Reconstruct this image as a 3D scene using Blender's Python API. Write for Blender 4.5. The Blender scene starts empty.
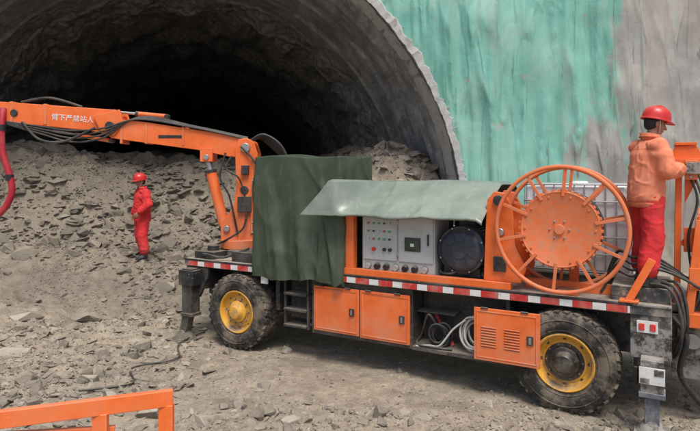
import bpy,bmesh,math,random
import numpy as np
from mathutils import Vector,Matrix,noise
random.seed(7); rng=np.random.RandomState(7)
S=bpy.context.scene; COL=S.collection
R=math.radians
# ---------------------------------------------------------------- materials
def new_mat(name):
    m=bpy.data.materials.new(name); m.use_nodes=True
    nt=m.node_tree; nt.nodes.clear()
    out=nt.nodes.new('ShaderNodeOutputMaterial'); b=nt.nodes.new('ShaderNodeBsdfPrincipled')
    nt.links.new(b.outputs[0],out.inputs[0]); return m,nt,b
def setin(nt,inp,v):
    if isinstance(v,bpy.types.NodeSocket): nt.links.new(v,inp)
    else:
        if isinstance(v,tuple) and len(v)==3 and inp.type=='RGBA': v=(*v,1)
        inp.default_value=v
def tcoord(nt,scale=(1,1,1),kind='Object',rot=(0,0,0)):
    t=nt.nodes.new('ShaderNodeTexCoord'); mp=nt.nodes.new('ShaderNodeMapping')
    nt.links.new(t.outputs[kind],mp.inputs[0]); mp.inputs['Scale'].default_value=scale; mp.inputs['Rotation'].default_value=rot
    return mp.outputs[0]
def nz(nt,vec,scale,detail=6,rough=.6,dist=0):
    n=nt.nodes.new('ShaderNodeTexNoise'); nt.links.new(vec,n.inputs['Vector'])
    n.inputs['Scale'].default_value=scale; n.inputs['Detail'].default_value=detail
    n.inputs['Roughness'].default_value=rough; n.inputs['Distortion'].default_value=dist
    return n.outputs[0]
def mr(nt,v,a,b,c=0.,d=1.):
    n=nt.nodes.new('ShaderNodeMapRange'); n.interpolation_type='SMOOTHSTEP'
    setin(nt,n.inputs[0],v); n.inputs[1].default_value=a; n.inputs[2].default_value=b
    n.inputs[3].default_value=c; n.inputs[4].default_value=d; return n.outputs[0]
def mth(nt,op,a,b=0.,clamp=False):
    n=nt.nodes.new('ShaderNodeMath'); n.operation=op; n.use_clamp=clamp
    setin(nt,n.inputs[0],a); setin(nt,n.inputs[1],b); return n.outputs[0]
def mix(nt,f,a,b,mode='MIX'):
    n=nt.nodes.new('ShaderNodeMix'); n.data_type='RGBA'; n.blend_type=mode
    setin(nt,n.inputs[0],f); setin(nt,n.inputs[6],a); setin(nt,n.inputs[7],b); return n.outputs[2]
def bump(nt,h,strength,dist,prev=None):
    n=nt.nodes.new('ShaderNodeBump'); setin(nt,n.inputs['Height'],h)
    n.inputs['Strength'].default_value=strength; n.inputs['Distance'].default_value=dist
    if prev is not None: nt.links.new(prev,n.inputs['Normal'])
    return n.outputs[0]
def sep(nt,v):
    n=nt.nodes.new('ShaderNodeSeparateXYZ'); nt.links.new(v,n.inputs[0]); return n.outputs
def mat(name,col,rough=.45,metal=0.,dirt=.35,dcol=(.335,.285,.22),scale=2.5,bmp=.15,top=.5,splat=.0,var=.15,fine=60,low=0.,rear=0.):
    m,nt,b=new_mat(name); v=tcoord(nt)
    n1=nz(nt,v,scale,6,.65); n2=nz(nt,v,fine,2,.6); n3=nz(nt,v,scale*7,5,.7)
    f1=mth(nt,'MULTIPLY',mr(nt,n1,.42,.72),dirt*1.5)
    f3=mth(nt,'MULTIPLY',mr(nt,n3,.5,.75),dirt*.9)
    g=nt.nodes.new('ShaderNodeNewGeometry'); nzv=sep(nt,g.outputs['Normal'])[2]
    ft=mth(nt,'MULTIPLY',mth(nt,'MULTIPLY',mr(nt,nzv,.4,1.),top),mr(nt,n3,.3,.6,.5,1.))
    f=mth(nt,'ADD',mth(nt,'ADD',f1,f3),ft,True)
    if low>0:
        fl=mth(nt,'MULTIPLY',mth(nt,'MULTIPLY',mr(nt,sep(nt,v)[2],1.05,.3),low),mr(nt,n3,.3,.62,.25,1.))
        f=mth(nt,'ADD',f,fl,True)
    base=mix(nt,mr(nt,n1,.3,.7),tuple(c*(1-var) for c in col),tuple(min(1,c*(1+var)) for c in col))
    c=mix(nt,f,base,dcol)
    if splat>0:
        s=mth(nt,'MULTIPLY',mr(nt,nz(nt,v,45,3,.7,.3),.64,.68),mth(nt,'MULTIPLY',mr(nt,nz(nt,v,1.9,4,.7),.5,.62),splat))
        c=mix(nt,s,c,(.5,.48,.44))
    if rear>0:
        s=mth(nt,'MULTIPLY',mth(nt,'MULTIPLY',mr(nt,sep(nt,v)[0],.35,.7),rear),mr(nt,nz(nt,v,7,7,.75),.42,.58))
        c=mix(nt,s,c,(.36,.335,.295))
    setin(nt,b.inputs['Base Color'],c)
    setin(nt,b.inputs['Roughness'],mr(nt,f,0,.8,rough,.92)); b.inputs['Metallic'].default_value=metal
    setin(nt,b.inputs['Normal'],bump(nt,mth(nt,'ADD',n2,n3),bmp,.01))
    return m
ORANGE=mat('orange_paint',(.84,.15,.022),.4,dirt=.2,bmp=.1,top=.32,splat=.4,dcol=(.38,.25,.165),low=.35)
ORANGE2=mat('orange_paint_dusty',(.76,.165,.04),.5,dirt=.36,top=.45,splat=.5,dcol=(.40,.285,.20))
BLACK=mat('black_chassis_paint',(.016,.016,.017),.5,dirt=.28,top=.8,splat=.6,dcol=(.20,.165,.127),low=.42,rear=.8)
DECKM=mat('deck_plate_dusty',(.05,.05,.05),.6,dirt=.8,top=.95,dcol=(.35,.30,.24),splat=.4)
RUB=mat('tyre_rubber',(.024,.022,.020),.9,dirt=.9,top=.7,dcol=(.18,.145,.107),scale=4,bmp=.4)
HOSEB=mat('black_hose_rubber',(.02,.02,.02),.5,dirt=.3,top=.5,dcol=(.17,.15,.12))
YEL=mat('yellow_rim_paint',(.76,.38,.03),.5,dirt=.55,top=.5,dcol=(.26,.205,.14),scale=6)
GREASE=mat('greasy_hub',(.02,.017,.015),.35,dirt=.25,top=.3)
MOTOR=mat('blue_black_motor_paint',(.022,.031,.052),.38,dirt=.25,top=.5,dcol=(.16,.15,.13))
GREY=mat('grey_cabinet_paint',(.48,.50,.49),.45,dirt=.35,top=.4,dcol=(.32,.29,.24))
STEEL=mat('bare_steel',(.42,.42,.42),.35,metal=.8,dirt=.3,top=.4)
WHITE=mat('white_reflector',(.74,.74,.72),.4,dirt=.42,top=.3,scale=5)
REDR=mat('red_reflector',(.57,.03,.025),.4,dirt=.38,top=.3,scale=5)
REDL=mat('red_lamp',(.6,.02,.02),.3,dirt=.1,top=.1)
GREENL=mat('green_lamp',(.03,.4,.1),.3,dirt=.1,top=.1)
SCREEN=mat('dark_screen',(.02,.05,.03),.15,dirt=.1,top=.1)
REDH=mat('red_hose_rubber',(.42,.015,.03),.45,dirt=.15,top=.35)
BLUEG=mat('grimy_leg_paint',(.05,.07,.10),.5,dirt=.6,top=.5,splat=1.,dcol=(.30,.28,.25))
TANKW=mat('white_tank_plastic',(.74,.76,.76),.4,dirt=.3,top=.3,scale=2)
CAGE=mat('galvanised_cage_steel',(.40,.41,.42),.45,metal=.3,dirt=.3,top=.3)
HOSEW=mat('pale_hose',(.5,.5,.47),.5,dirt=.4,top=.3)
def cloth(name,col,dirt=.3,dcol=(.3,.25,.2),rough=.85,wr=.5,sc=9,streak=0.,fold=0.,fs=.35,fd=.01):
    m,nt,b=new_mat(name); v=tcoord(nt)
    n1=nz(nt,v,2.2,8,.68); n2=nz(nt,tcoord(nt,(1,1,.5)),sc,3,.5); n3=nz(nt,v,220,2)
    c=mix(nt,mr(nt,n2,.3,.7),tuple(c*.86 for c in col),tuple(c*1.14 for c in col))
    c=mix(nt,mth(nt,'MULTIPLY',mr(nt,n1,.45,.7),dirt),c,dcol)
    if streak:
        c=mix(nt,mth(nt,'MULTIPLY',mr(nt,nz(nt,tcoord(nt,(1,.35,.35)),9,6,.7),.54,.66),streak),c,tuple(q*1.3 for q in dcol))
    setin(nt,b.inputs['Base Color'],c); b.inputs['Roughness'].default_value=rough
    nb=bump(nt,n3,.10,.002,bump(nt,n2,wr,.008))
    if fold:
        for k,(sc3,rt) in enumerate((((1,1,.3),(.3,.5,0)),((1,.8,.35),(-.5,-.6,.4)))):
            q=nz(nt,tcoord(nt,sc3,rot=rt),fold*(1+.5*k),0,.3,.3)
            rdg=mr(nt,mth(nt,'ABSOLUTE',mth(nt,'SUBTRACT',q,.5)),0,.09,1,0)
            msk=mr(nt,nz(nt,v,fold*.6,1,.4),.4,.6)
            nb=bump(nt,mth(nt,'MULTIPLY',rdg,msk),fs,fd,nb)
    setin(nt,b.inputs['Normal'],nb)
    return m
REDC=cloth('red_workwear',(.60,.024,.027),.2,wr=.3,sc=10,fold=5,fs=.4)
SALM=cloth('faded_orange_jacket_cloth',(.78,.235,.12),.3,(.62,.36,.26),wr=.3,sc=10,fold=5,fs=.45)
SALM2=cloth('orange_jacket_trim',(.64,.16,.07),.3,(.45,.25,.17),wr=.3,sc=12)
GLOVE=cloth('blue_work_glove',(.05,.13,.3),.3)
DARKC=cloth('dark_boot',(.03,.03,.032),.5,(.24,.2,.17))
TARPG=cloth('olive_tarpaulin_cloth',(.045,.064,.036),.35,(.125,.14,.095),.45,.25,2.5,.25,1.7,.6,.03)
TARPL=cloth('pale_tarpaulin_cloth',(.21,.245,.20),.5,(.32,.345,.29),.32,.2,2.5,.25,1.3,.35,.02)
HELM=mat('red_helmet_plastic',(.62,.02,.02),.3,dirt=.12,top=.15)
SKIN=mat('skin',(.36,.18,.115),.55,dirt=.05,top=0,dcol=(.3,.15,.1))
LIP=mat('lip',(.3,.1,.08),.5,dirt=.05,top=0)
EYE=mat('dark_eye',(.02,.015,.012),.3,dirt=0,top=0)
HAIR=mat('black_hair',(.012,.011,.01),.6,dirt=0,top=0)
STRAP=mat('white_strap',(.6,.6,.6),.6,dirt=.2,top=.1)
m,nt,b=new_mat('shale_rock'); ROCK=m; v=tcoord(nt)
n2=nz(nt,v,14,7,.7); n3=nz(nt,v,70,3,.7); lay=nz(nt,tcoord(nt,(1,1,6)),7,4,.6); big=nz(nt,v,.5,5,.6)
g=nt.nodes.new('ShaderNodeNewGeometry'); ri=g.outputs['Random Per Island']
c=mix(nt,mth(nt,'POWER',ri,1.6),(.125,.108,.087),(.46,.405,.32))
c=mix(nt,mth(nt,'MULTIPLY',mr(nt,n2,.35,.7),.45),c,(.34,.282,.21))
c=mix(nt,mth(nt,'MULTIPLY',mr(nt,lay,.5,.65),.4),c,(.12,.104,.086))
nzv=sep(nt,g.outputs['Normal'])[2]
c=mix(nt,mth(nt,'MULTIPLY',mr(nt,nzv,.5,1.),.34),c,(.42,.352,.262))
pz=sep(nt,v)
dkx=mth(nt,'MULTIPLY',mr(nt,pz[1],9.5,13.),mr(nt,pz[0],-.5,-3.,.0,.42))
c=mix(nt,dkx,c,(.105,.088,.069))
c=mix(nt,mth(nt,'MULTIPLY',mr(nt,big,.45,.6),.3),c,(.15,.125,.098))
setin(nt,b.inputs['Base Color'],c); b.inputs['Roughness'].default_value=.93
setin(nt,b.inputs['Normal'],bump(nt,n3,.35,.006,bump(nt,n2,.6,.025)))
GROUND,nt,b=new_mat('dirt_ground'); v=tcoord(nt); pz=sep(nt,v)
n1=nz(nt,v,.45,6,.6); n2=nz(nt,v,5,9,.72); n3=nz(nt,v,45,5,.75)
c=mix(nt,mr(nt,n2,.32,.68),(.26,.207,.15),(.47,.39,.29))
c=mix(nt,mth(nt,'MULTIPLY',mr(nt,n1,.4,.65),.55),c,(.50,.41,.30))
c=mix(nt,mth(nt,'MULTIPLY',mr(nt,nz(nt,v,.9,7,.7),.51,.63),.6),c,(.165,.135,.104))
vo=nt.nodes.new('ShaderNodeTexVoronoi'); nt.links.new(v,vo.inputs['Vector']); vo.inputs['Scale'].default_value=26
c=mix(nt,mth(nt,'MULTIPLY',mr(nt,vo.outputs[0],.1,.6),.25),c,(.17,.14,.11))
c=mix(nt,mth(nt,'MULTIPLY',mr(nt,n3,.55,.7),.4),c,(.53,.46,.36))
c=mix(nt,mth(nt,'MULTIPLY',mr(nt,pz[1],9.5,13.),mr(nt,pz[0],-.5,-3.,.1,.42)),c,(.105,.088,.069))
setin(nt,b.inputs['Base Color'],c)
setin(nt,b.inputs['Roughness'],mr(nt,nz(nt,v,.7,6,.6),.4,.62,.7,.95))
setin(nt,b.inputs['Normal'],bump(nt,vo.outputs[0],.45,-.02,bump(nt,n3,.6,.015,bump(nt,n2,.7,.06))))
# sprayed face
WALLM,nt,b=new_mat('sprayed_teal_concrete'); v=tcoord(nt); xs=sep(nt,v)
vs=tcoord(nt,(1,1,.4)); vs2=tcoord(nt,(1,1,.05)); vs3=tcoord(nt,(1,1,.14))
n1=nz(nt,vs,.5,9,.64,.4); n2=nz(nt,v,9,6,.7); n3=nz(nt,vs2,2.4,7,.66,.3); n4=nz(nt,v,.8,8,.6,.3)
c=mix(nt,mr(nt,n3,.34,.66),(.12,.36,.285),(.215,.47,.385))
c=mix(nt,mth(nt,'MULTIPLY',mr(nt,n4,.46,.64),.45),c,(.30,.48,.41))
c=mix(nt,mth(nt,'MULTIPLY',mr(nt,nz(nt,vs3,1.3,7,.62,.3),.54,.64),.5),c,(.25,.33,.285))
gx=mth(nt,'MULTIPLY',mth(nt,'SUBTRACT',xs[0],5.7),.11)
g=mth(nt,'ADD',mth(nt,'ADD',mth(nt,'MULTIPLY',n1,.8),mth(nt,'MULTIPLY',nz(nt,vs3,1.7,9,.7,.4),.35)),gx)
g=mth(nt,'SUBTRACT',g,.09)
grey=mix(nt,mr(nt,n4,.35,.65),(.25,.238,.22),(.40,.375,.34))
grey=mix(nt,mth(nt,'MULTIPLY',mr(nt,n3,.5,.66),.5),grey,(.19,.195,.18))
grey=mix(nt,mth(nt,'MULTIPLY',mr(nt,nz(nt,vs3,.9,7,.65),.5,.6),.45),grey,(.35,.29,.24))
c=mix(nt,mr(nt,g,.475,.56),c,grey)
c=mix(nt,mth(nt,'MULTIPLY',mr(nt,nz(nt,vs2,2.8,5,.6,.3),.585,.65),.6),c,(.065,.20,.155))
c=mix(nt,mth(nt,'MULTIPLY',mr(nt,nz(nt,v,1.3,9,.74),.615,.64),.7),c,(.42,.36,.31))
c=mix(nt,mth(nt,'MULTIPLY',mr(nt,nz(nt,vs3,2.7,8,.7,.6),.64,.665),.6),c,(.11,.12,.11))
c=mix(nt,mth(nt,'MULTIPLY',mr(nt,xs[2],2.6,.8),.7),c,(.28,.24,.19))
setin(nt,b.inputs['Base Color'],c); b.inputs['Roughness'].default_value=.58
nb=bump(nt,n2,.25,.02,bump(nt,n3,.45,.12,bump(nt,n4,.35,.10)))
for sc3,rt,s_ in (((1,1,.12),(0,.12,0),.9),((1,1,.2),(0,-.5,0),1.5)):
    q=nz(nt,tcoord(nt,sc3,rot=rt),s_,2,.4,.3); nb=bump(nt,mr(nt,mth(nt,'ABSOLUTE',mth(nt,'SUBTRACT',q,.5)),0,.05,1,0),.4,.06,nb)
setin(nt,b.inputs['Normal'],nb)
CONC,nt,b=new_mat('lining_concrete'); v=tcoord(nt); xs=sep(nt,v)
n1=nz(nt,v,.8,8,.65); n2=nz(nt,v,5,8,.74); n3=nz(nt,tcoord(nt,(1,.2,1)),2.8,7,.7); n5=nz(nt,tcoord(nt,(1,3.5,1)),.9,5,.6)
c=mix(nt,mr(nt,n1,.35,.65),(.22,.225,.225),(.40,.40,.39))
c=mix(nt,mth(nt,'MULTIPLY',mr(nt,n3,.46,.62),.6),c,(.12,.123,.126))
c=mix(nt,mth(nt,'MULTIPLY',mr(nt,nz(nt,v,4.5,7,.8),.56,.63),.8),c,(.52,.51,.48))
c=mix(nt,mth(nt,'MULTIPLY',mr(nt,n5,.49,.58),.55),c,(.13,.13,.133))
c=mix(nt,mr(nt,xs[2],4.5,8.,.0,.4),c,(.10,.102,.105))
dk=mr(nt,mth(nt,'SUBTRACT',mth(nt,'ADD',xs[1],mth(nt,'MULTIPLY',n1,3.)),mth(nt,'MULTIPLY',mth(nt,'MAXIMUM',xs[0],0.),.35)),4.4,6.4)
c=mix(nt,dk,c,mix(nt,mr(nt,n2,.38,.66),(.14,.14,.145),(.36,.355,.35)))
setin(nt,b.inputs['Base Color'],c); b.inputs['Roughness'].default_value=.72
setin(nt,b.inputs['Normal'],bump(nt,mth(nt,'MULTIPLY',n2,mr(nt,dk,0,1,.4,.8)),.7,.06,bump(nt,n1,.4,.15)))
RIMC=mat('pale_rim_concrete',(.48,.475,.45),.85,dirt=.6,dcol=(.23,.228,.215),scale=1.6,bmp=.6,top=.1,fine=25,var=.25)
# ---------------------------------------------------------------- builder
class B:
    def __init__(s): s.bm=bmesh.new(); s.mats=[]
    def add(s,verts,faces,m):
        if m not in s.mats: s.mats.append(m)
        i=s.mats.index(m); vs=[s.bm.verts.new(v) for v in verts]
        for f in faces:
            try:
                fc=s.bm.faces.new([vs[k] for k in f]); fc.material_index=i; fc.smooth=True
            except ValueError: pass
        return vs
    def box(s,x0,x1,y0,y1,z0,z1,m,M=None):
        P=[Vector(p) for p in ((x0,y0,z0),(x1,y0,z0),(x1,y1,z0),(x0,y1,z0),(x0,y0,z1),(x1,y0,z1),(x1,y1,z1),(x0,y1,z1))]
        if M is not None: P=[M@p for p in P]
        s.add(P,[(0,3,2,1),(4,5,6,7),(0,1,5,4),(1,2,6,5),(2,3,7,6),(3,0,4,7)],m); return s
    def bar(s,p0,p1,w,h,m,up=Vector((0,0,1))):
        p0=Vector(p0);p1=Vector(p1); d=(p1-p0); L=d.length; d.normalize()
        sd=d.cross(Vector(up))
        if sd.length<1e-4: sd=d.cross(Vector((0,1,0)))
        sd.normalize(); u=sd.cross(d)
        M=Matrix.Translation(p0)@Matrix((d,sd,u)).transposed().to_4x4()
        return s.box(0,L,-w/2,w/2,-h/2,h/2,m,M)
    def cyl(s,p0,p1,r,m,r1=None,seg=24):
        p0=Vector(p0);p1=Vector(p1); r1=r if r1 is None else r1
        d=(p1-p0).normalized(); a=d.orthogonal().normalized(); bb=d.cross(a)
        P=[];F=[]
        for k in range(seg):
            t=2*math.pi*k/seg; o=a*math.cos(t)+bb*math.sin(t); P+= [p0+o*r,p1+o*r1]
        for k in range(seg):
            n=(k+1)%seg; F.append((2*k,2*n,2*n+1,2*k+1))
        F.append(tuple(2*k for k in range(seg))[::-1]); F.append(tuple(2*k+1 for k in range(seg)))
        s.add(P,F,m); return s
    def prism(s,pts,y0,y1,m,M=None):
        n=len(pts); P=[Vector((a,y0,b)) for a,b in pts]+[Vector((a,y1,b)) for a,b in pts]
        if M is not None: P=[M@p for p in P]
        F=[tuple(range(n)),tuple(range(2*n-1,n-1,-1))]+[(k,k+n,(k+1)%n+n,(k+1)%n) for k in range(n)]
        s.add(P,F,m); return s
    def tube(s,pts,r,m,seg=10,closed=False):
        pts=[Vector(p) for p in pts]; n=len(pts); P=[];F=[]; prev=None
        for i,p in enumerate(pts):
            if closed: t=(pts[(i+1)%n]-pts[i-1])
            else: t=pts[min(i+1,n-1)]-pts[max(i-1,0)]
            t.normalize()
            if prev is None: a=t.orthogonal().normalized()
            else:
                a=prev-t*prev.dot(t)
                a=a.normalized() if a.length>1e-5 else t.orthogonal().normalized()
            prev=a; bb=t.cross(a)
            for k in range(seg):
                q=2*math.pi*k/seg; P.append(p+(a*math.cos(q)+bb*math.sin(q))*r)
        for i in range(n if closed else n-1):
            j=(i+1)%n
            for k in range(seg):
                l=(k+1)%seg; F.append((i*seg+k,i*seg+l,j*seg+l,j*seg+k))
        if not closed: F.append(tuple(range(seg))[::-1]); F.append(tuple((n-1)*seg+k for k in range(seg)))
        s.add(P,F,m); return s
    def rev(s,prof,m,org=(0,0,0),seg=48,closed=False):
        org=Vector(org); n=len(prof); P=[];F=[]
        for k in range(seg):
            t=2*math.pi*k/seg
            for r,a in prof: P.append(org+Vector((r*math.cos(t),a,r*math.sin(t))))
        for k in range(seg):
            l=(k+1)%seg
            for i in range(n if closed else n-1):
                j=(i+1)%n; F.append((k*n+i,k*n+j,l*n+j,l*n+i))
        s.add(P,F,m); return s
    def obj(s,name,parent=None,bev=0.,M=None,sharp=35,origin=None):
        bm=s.bm
        if M is not None: bm.transform(M)
        bmesh.ops.remove_doubles(bm,verts=bm.verts,dist=1e-6)
        bmesh.ops.recalc_face_normals(bm,faces=bm.faces)
        if origin is not None: bm.transform(Matrix.Translation(-Vector(origin)))
        me=bpy.data.meshes.new(name); bm.to_mesh(me); bm.free()
        for m in s.mats: me.materials.append(m)
        me.set_sharp_from_angle(angle=R(sharp))
        o=bpy.data.objects.new(name,me); COL.objects.link(o)
        if parent: o.parent=parent
        if origin is not None: o.location=origin
        if bev:
            md=o.modifiers.new('bevel','BEVEL'); md.width=bev; md.segments=2; md.limit_method='ANGLE'; md.angle_limit=R(40)
        return o
def empty(name,loc=(0,0,0),rz=0,parent=None):
    o=bpy.data.objects.new(name,None); o.empty_display_size=.2; o.location=loc; o.rotation_euler=(0,0,rz)
    COL.objects.link(o)
    if parent: o.parent=parent
    return o
def meta(o,label=None,cat=None,kind=None,group=None):
    if label:o["label"]=label
    if cat:o["category"]=cat
    if kind:o["kind"]=kind
    if group:o["group"]=group
def spl(pts,n=8):
    pts=[Vector(p) for p in pts]; out=[]; P=[pts[0]]+pts+[pts[-1]]
    for i in range(1,len(P)-2):
        a,b_,c_,d=P[i-1:i+3]
        for k in range(n):
            t=k/n; out.append(.5*((2*b_)+(c_-a)*t+(2*a-5*b_+4*c_-d)*t*t+(3*b_-a-3*c_+d)*t**3))
    out.append(pts[-1]); return out
# ---------------------------------------------------------------- terrain
def vn(x,y,seed):
    xi=np.floor(x).astype(np.int64); yi=np.floor(y).astype(np.int64); xf=x-xi; yf=y-yi
    u=xf*xf*(3-2*xf); w=yf*yf*(3-2*yf)
    def h(a,b_):
        n=(a*374761393+b_*668265263+seed*144269504)&0x7fffffff
        n=((n^(n>>13))*1274126)&0x7fffffff; n=((n^(n>>11))*69069+7)&0x7fffffff
        return ((n^(n>>15))&0xffff)/65535.
    return (h(xi,yi)*(1-u)+h(xi+1,yi)*u)*(1-w)+(h(xi,yi+1)*(1-u)+h(xi+1,yi+1)*u)*w
def fbm(x,y,seed,oc=4):
    s=0;a=.5;t=0
    for i in range(oc):
        s=s+a*(vn(x,y,seed+i)-.5); t+=a; a*=.5; x=x*2.03+7.1; y=y*2.03+3.3
    return s/t*2
def ss(a,b_,t):
    t=np.clip((t-a)/(b_-a),0,1); return t*t*(3-2*t)
def rough_w(x,y):
    w=np.maximum(ss(1.2,3.6,-x-.12*(y-6)),ss(10.3,12.2,y))
    w=np.maximum(w,ss(6.35,5.6,y+.06*x)*.8)
    return w
def height(x,y):
    x=np.asarray(x,float); y=np.asarray(y,float)
    inside=ss(3.0,2.2,x+.2*(y-13))
    h=.70*ss(9.9,12.3,y)*ss(3.0,0,x)
    kr=ss(-1.6,1.4,x)
    pile=ss(12.6-1.6*kr,16.2-1.6*kr,y)*(2.1+.35*ss(4,10,-x)+.85*kr+.7*fbm(x*.35,y*.35,5))
    tz=pile/.34; ti=np.floor(tz); pile=.45*pile+.55*.34*(ti+ss(.55,.95,tz-ti))
    h=h+pile*inside
    h=h+.55*ss(3.8,8,-x)*ss(4,7,y)*ss(14,11,y)
    h=h+.35*ss(11.2,13,y)*(1-inside)
    w=rough_w(x,y); wp=ss(11.5,13.5,y)
    h=h+w*(.16*fbm(x*.9,y*.9,11,5)+.10*np.abs(fbm(x*3.1,y*3.1,21,3))+.05*fbm(x*9,y*9,31,2))
    h=h+wp*(.18*np.abs(fbm(x*1.6,y*1.6,81,4))+.08*fbm(x*5,y*5,83,3))
    rut=np.abs(fbm(x*.5+y*.15,y*1.6,47,3))
    h=h+(1-w)*(.055*fbm(x*.8,y*.8,41,4)+.028*fbm(x*5,y*5,44,4)+.05*rut)
    far=ss(40,60,np.hypot(x,y)); return h*(1-far)
def H(x,y): return float(height(np.array([x]),np.array([y]))[0])
def axis(lo,hi,step,far,g=1.25):
    a=list(np.arange(lo,hi,step)); s=step; v_=a[-1]
    while v_<far: s*=g; v_+=s; a.append(v_)
    s=step; v_=a[0]; pre=[]
    while v_>-far: s*=g; v_-=s; pre.append(v_)
    return np.array(pre[::-1]+a)
ax=axis(-12,9,.045,300); ay=axis(2,19,.045,300)
GX,GY=np.meshgrid(ax,ay); GZ=height(GX,GY)
V=np.stack([GX.ravel(),GY.ravel(),GZ.ravel()],1)
nx=len(ax); ny=len(ay); I=np.arange(nx*ny).reshape(ny,nx)
F=np.stack([I[:-1,:-1],I[:-1,1:],I[1:,1:],I[1:,:-1]],-1).reshape(-1,4)
def npmesh(name,V,F,m,smooth=True):
    me=bpy.data.meshes.new(name); k=F.shape[1]
    me.vertices.add(len(V)); me.vertices.foreach_set('co',V.astype(np.float32).ravel())
    me.loops.add(F.size); me.loops.foreach_set('vertex_index',F.astype(np.int32).ravel())
    me.polygons.add(len(F)); me.polygons.foreach_set('loop_start',np.arange(0,F.size,k,dtype=np.int32))
    me.update(calc_edges=True); me.validate()
    me.polygons.foreach_set('use_smooth',[smooth]*len(me.polygons))
    me.materials.append(m); o=bpy.data.objects.new(name,me); COL.objects.link(o); return o
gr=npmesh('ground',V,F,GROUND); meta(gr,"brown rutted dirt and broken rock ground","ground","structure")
def rockvar(seed,flat):
    r=random.Random(seed); bm=bmesh.new()
    for k in range(13):
        v_=Vector((r.gauss(0,1),r.gauss(0,1),r.gauss(0,1))).normalized()*r.uniform(.8,1.05)
        bm.verts.new((v_.x*.5,v_.y*.5*r.uniform(.6,.9),v_.z*.5*flat))
    bmesh.ops.convex_hull(bm,input=bm.verts)
    bmesh.ops.delete(bm,geom=[v_ for v_ in bm.verts if not v_.link_faces],context='VERTS')
    bmesh.ops.recalc_face_normals(bm,faces=bm.faces)
    bmesh.ops.triangulate(bm,faces=bm.faces)
    bm.verts.index_update()
    a=np.array([v_.co[:] for v_ in bm.verts]); f=np.array([[q.index for q in fc.verts] for fc in bm.faces]); bm.free()
    return a,f
VARS=[rockvar(i,random.choice([.22,.35,.55,.75])) for i in range(20)]
def scatter(n,smin,smax,pw,wfun,y0,y1,tilt,emb=.05):
    yy=rng.uniform(y0,y1,n*4); xx=rng.uniform(-.72,.72,n*4)*yy
    keep=rng.rand(n*4)<wfun(xx,yy)*(yy/y1)**.3; xx=xx[keep][:n]; yy=yy[keep][:n]; n=len(xx)
    sz=smin*(smax/smin)**(rng.rand(n)**pw); zz=height(xx,yy)
    vi=rng.randint(0,len(VARS),n); Vs=[];Fs=[];off=0
    for k,(a,f) in enumerate(VARS):
        id_=np.where(vi==k)[0]; m=len(id_)
        if m==0: continue
        th=rng.uniform(0,6.28,m); tx=rng.normal(0,tilt,m); ty=rng.normal(0,tilt,m)
        p=a[None]*sz[id_][:,None,None]
        x,y,z=p[...,0],p[...,1],p[...,2]
        y,z=y*np.cos(tx)[:,None]-z*np.sin(tx)[:,None],y*np.sin(tx)[:,None]+z*np.cos(tx)[:,None]
        x,z=x*np.cos(ty)[:,None]+z*np.sin(ty)[:,None],-x*np.sin(ty)[:,None]+z*np.cos(ty)[:,None]
        x,y=x*np.cos(th)[:,None]-y*np.sin(th)[:,None],x*np.sin(th)[:,None]+y*np.cos(th)[:,None]
        q=np.stack([x+xx[id_][:,None],y+yy[id_][:,None],z+zz[id_][:,None]+sz[id_][:,None]*emb],-1)
        Vs.append(q.reshape(-1,3)); nv=len(a)
        Fs.append((f[None]+(np.arange(m)*nv)[:,None,None]+off).reshape(-1,3)); off+=m*nv
    return np.concatenate(Vs),np.concatenate(Fs)
def patch(x,y): return np.clip(.5+1.7*fbm(x*.7,y*.7,71,3),0.04,1)
w_small=lambda x,y: np.clip(rough_w(x,y)*.9+.28,0,1)*patch(x,y)
w_big=lambda x,y: np.clip(rough_w(x,y)*1.0+.02,0,1)*patch(x+9,y)
w_pile=lambda x,y: ss(2.9,2.4,x+.2*(y-13))*ss(11,13,y)*np.clip(.7+1.6*fbm(x*.9,y*.9,75,3),.1,1)
w_slab=lambda x,y: ss(2.9,2.4,x+.2*(y-13))*ss(11,13,y)*np.clip(.5+2.*fbm(x*.6,y*.6,77,3),.03,1)
w_fore=lambda x,y: ss(6.5,5.7,y)
parts=[scatter(24000,.015,.07,1.8,w_small,4.6,12.5,.35),scatter(5200,.05,.28,2.1,w_big,4.6,13.5,.3,.02),scatter(15000,.03,.13,1.5,w_pile,11.0,18.5,.4,.0),scatter(3400,.14,.62,1.9,w_slab,11.3,18.5,.26,-.03),scatter(360,.07,.24,1.8,w_fore,4.9,6.6,.25,.0)]
off=0;VV=[];FF=[]
for a,f in parts: VV.append(a);FF.append(f+off);off+=len(a)
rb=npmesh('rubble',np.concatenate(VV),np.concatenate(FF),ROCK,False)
meta(rb,"grey brown shale rubble and gravel over the ground","rubble","stuff")
for i,(x,y,s,fl) in enumerate([(-4.6,7.6,.5,0),(-3.9,6.7,.38,1),(-3.2,6.9,.33,2),(-5.3,9.2,.55,3),(-4.5,9.6,.45,4),(-2.7,6.3,.28,5),(-.6,5.7,.24,6),(-1.5,5.75,.3,7),(-6.6,11.4,.6,8),(-7.3,12.2,.7,9),(-5.9,12.9,.55,10),(-2.9,8.0,.34,11),(.15,5.65,.2,12),(-3.6,10.9,.45,13),(-2.1,5.95,.36,14),(.75,5.8,.26,15),(-.2,6.05,.22,16)]):
    bb=B(); a,f=rockvar(100+fl,[.35,.5,.7][i%3])
    bb.add([Vector(p)*s*1.1 for p in a],[tuple(q) for q in f],ROCK)
    o=bb.obj('rock',bev=s*.02,sharp=20); o.location=(x,y,H(x,y)+s*.05); o.rotation_euler=(random.uniform(-.2,.2),random.uniform(-.2,.2),random.uniform(0,6))
    meta(o,"large angular grey shale rock lying in rubble","rock",group="loose rocks in the rubble")
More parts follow.
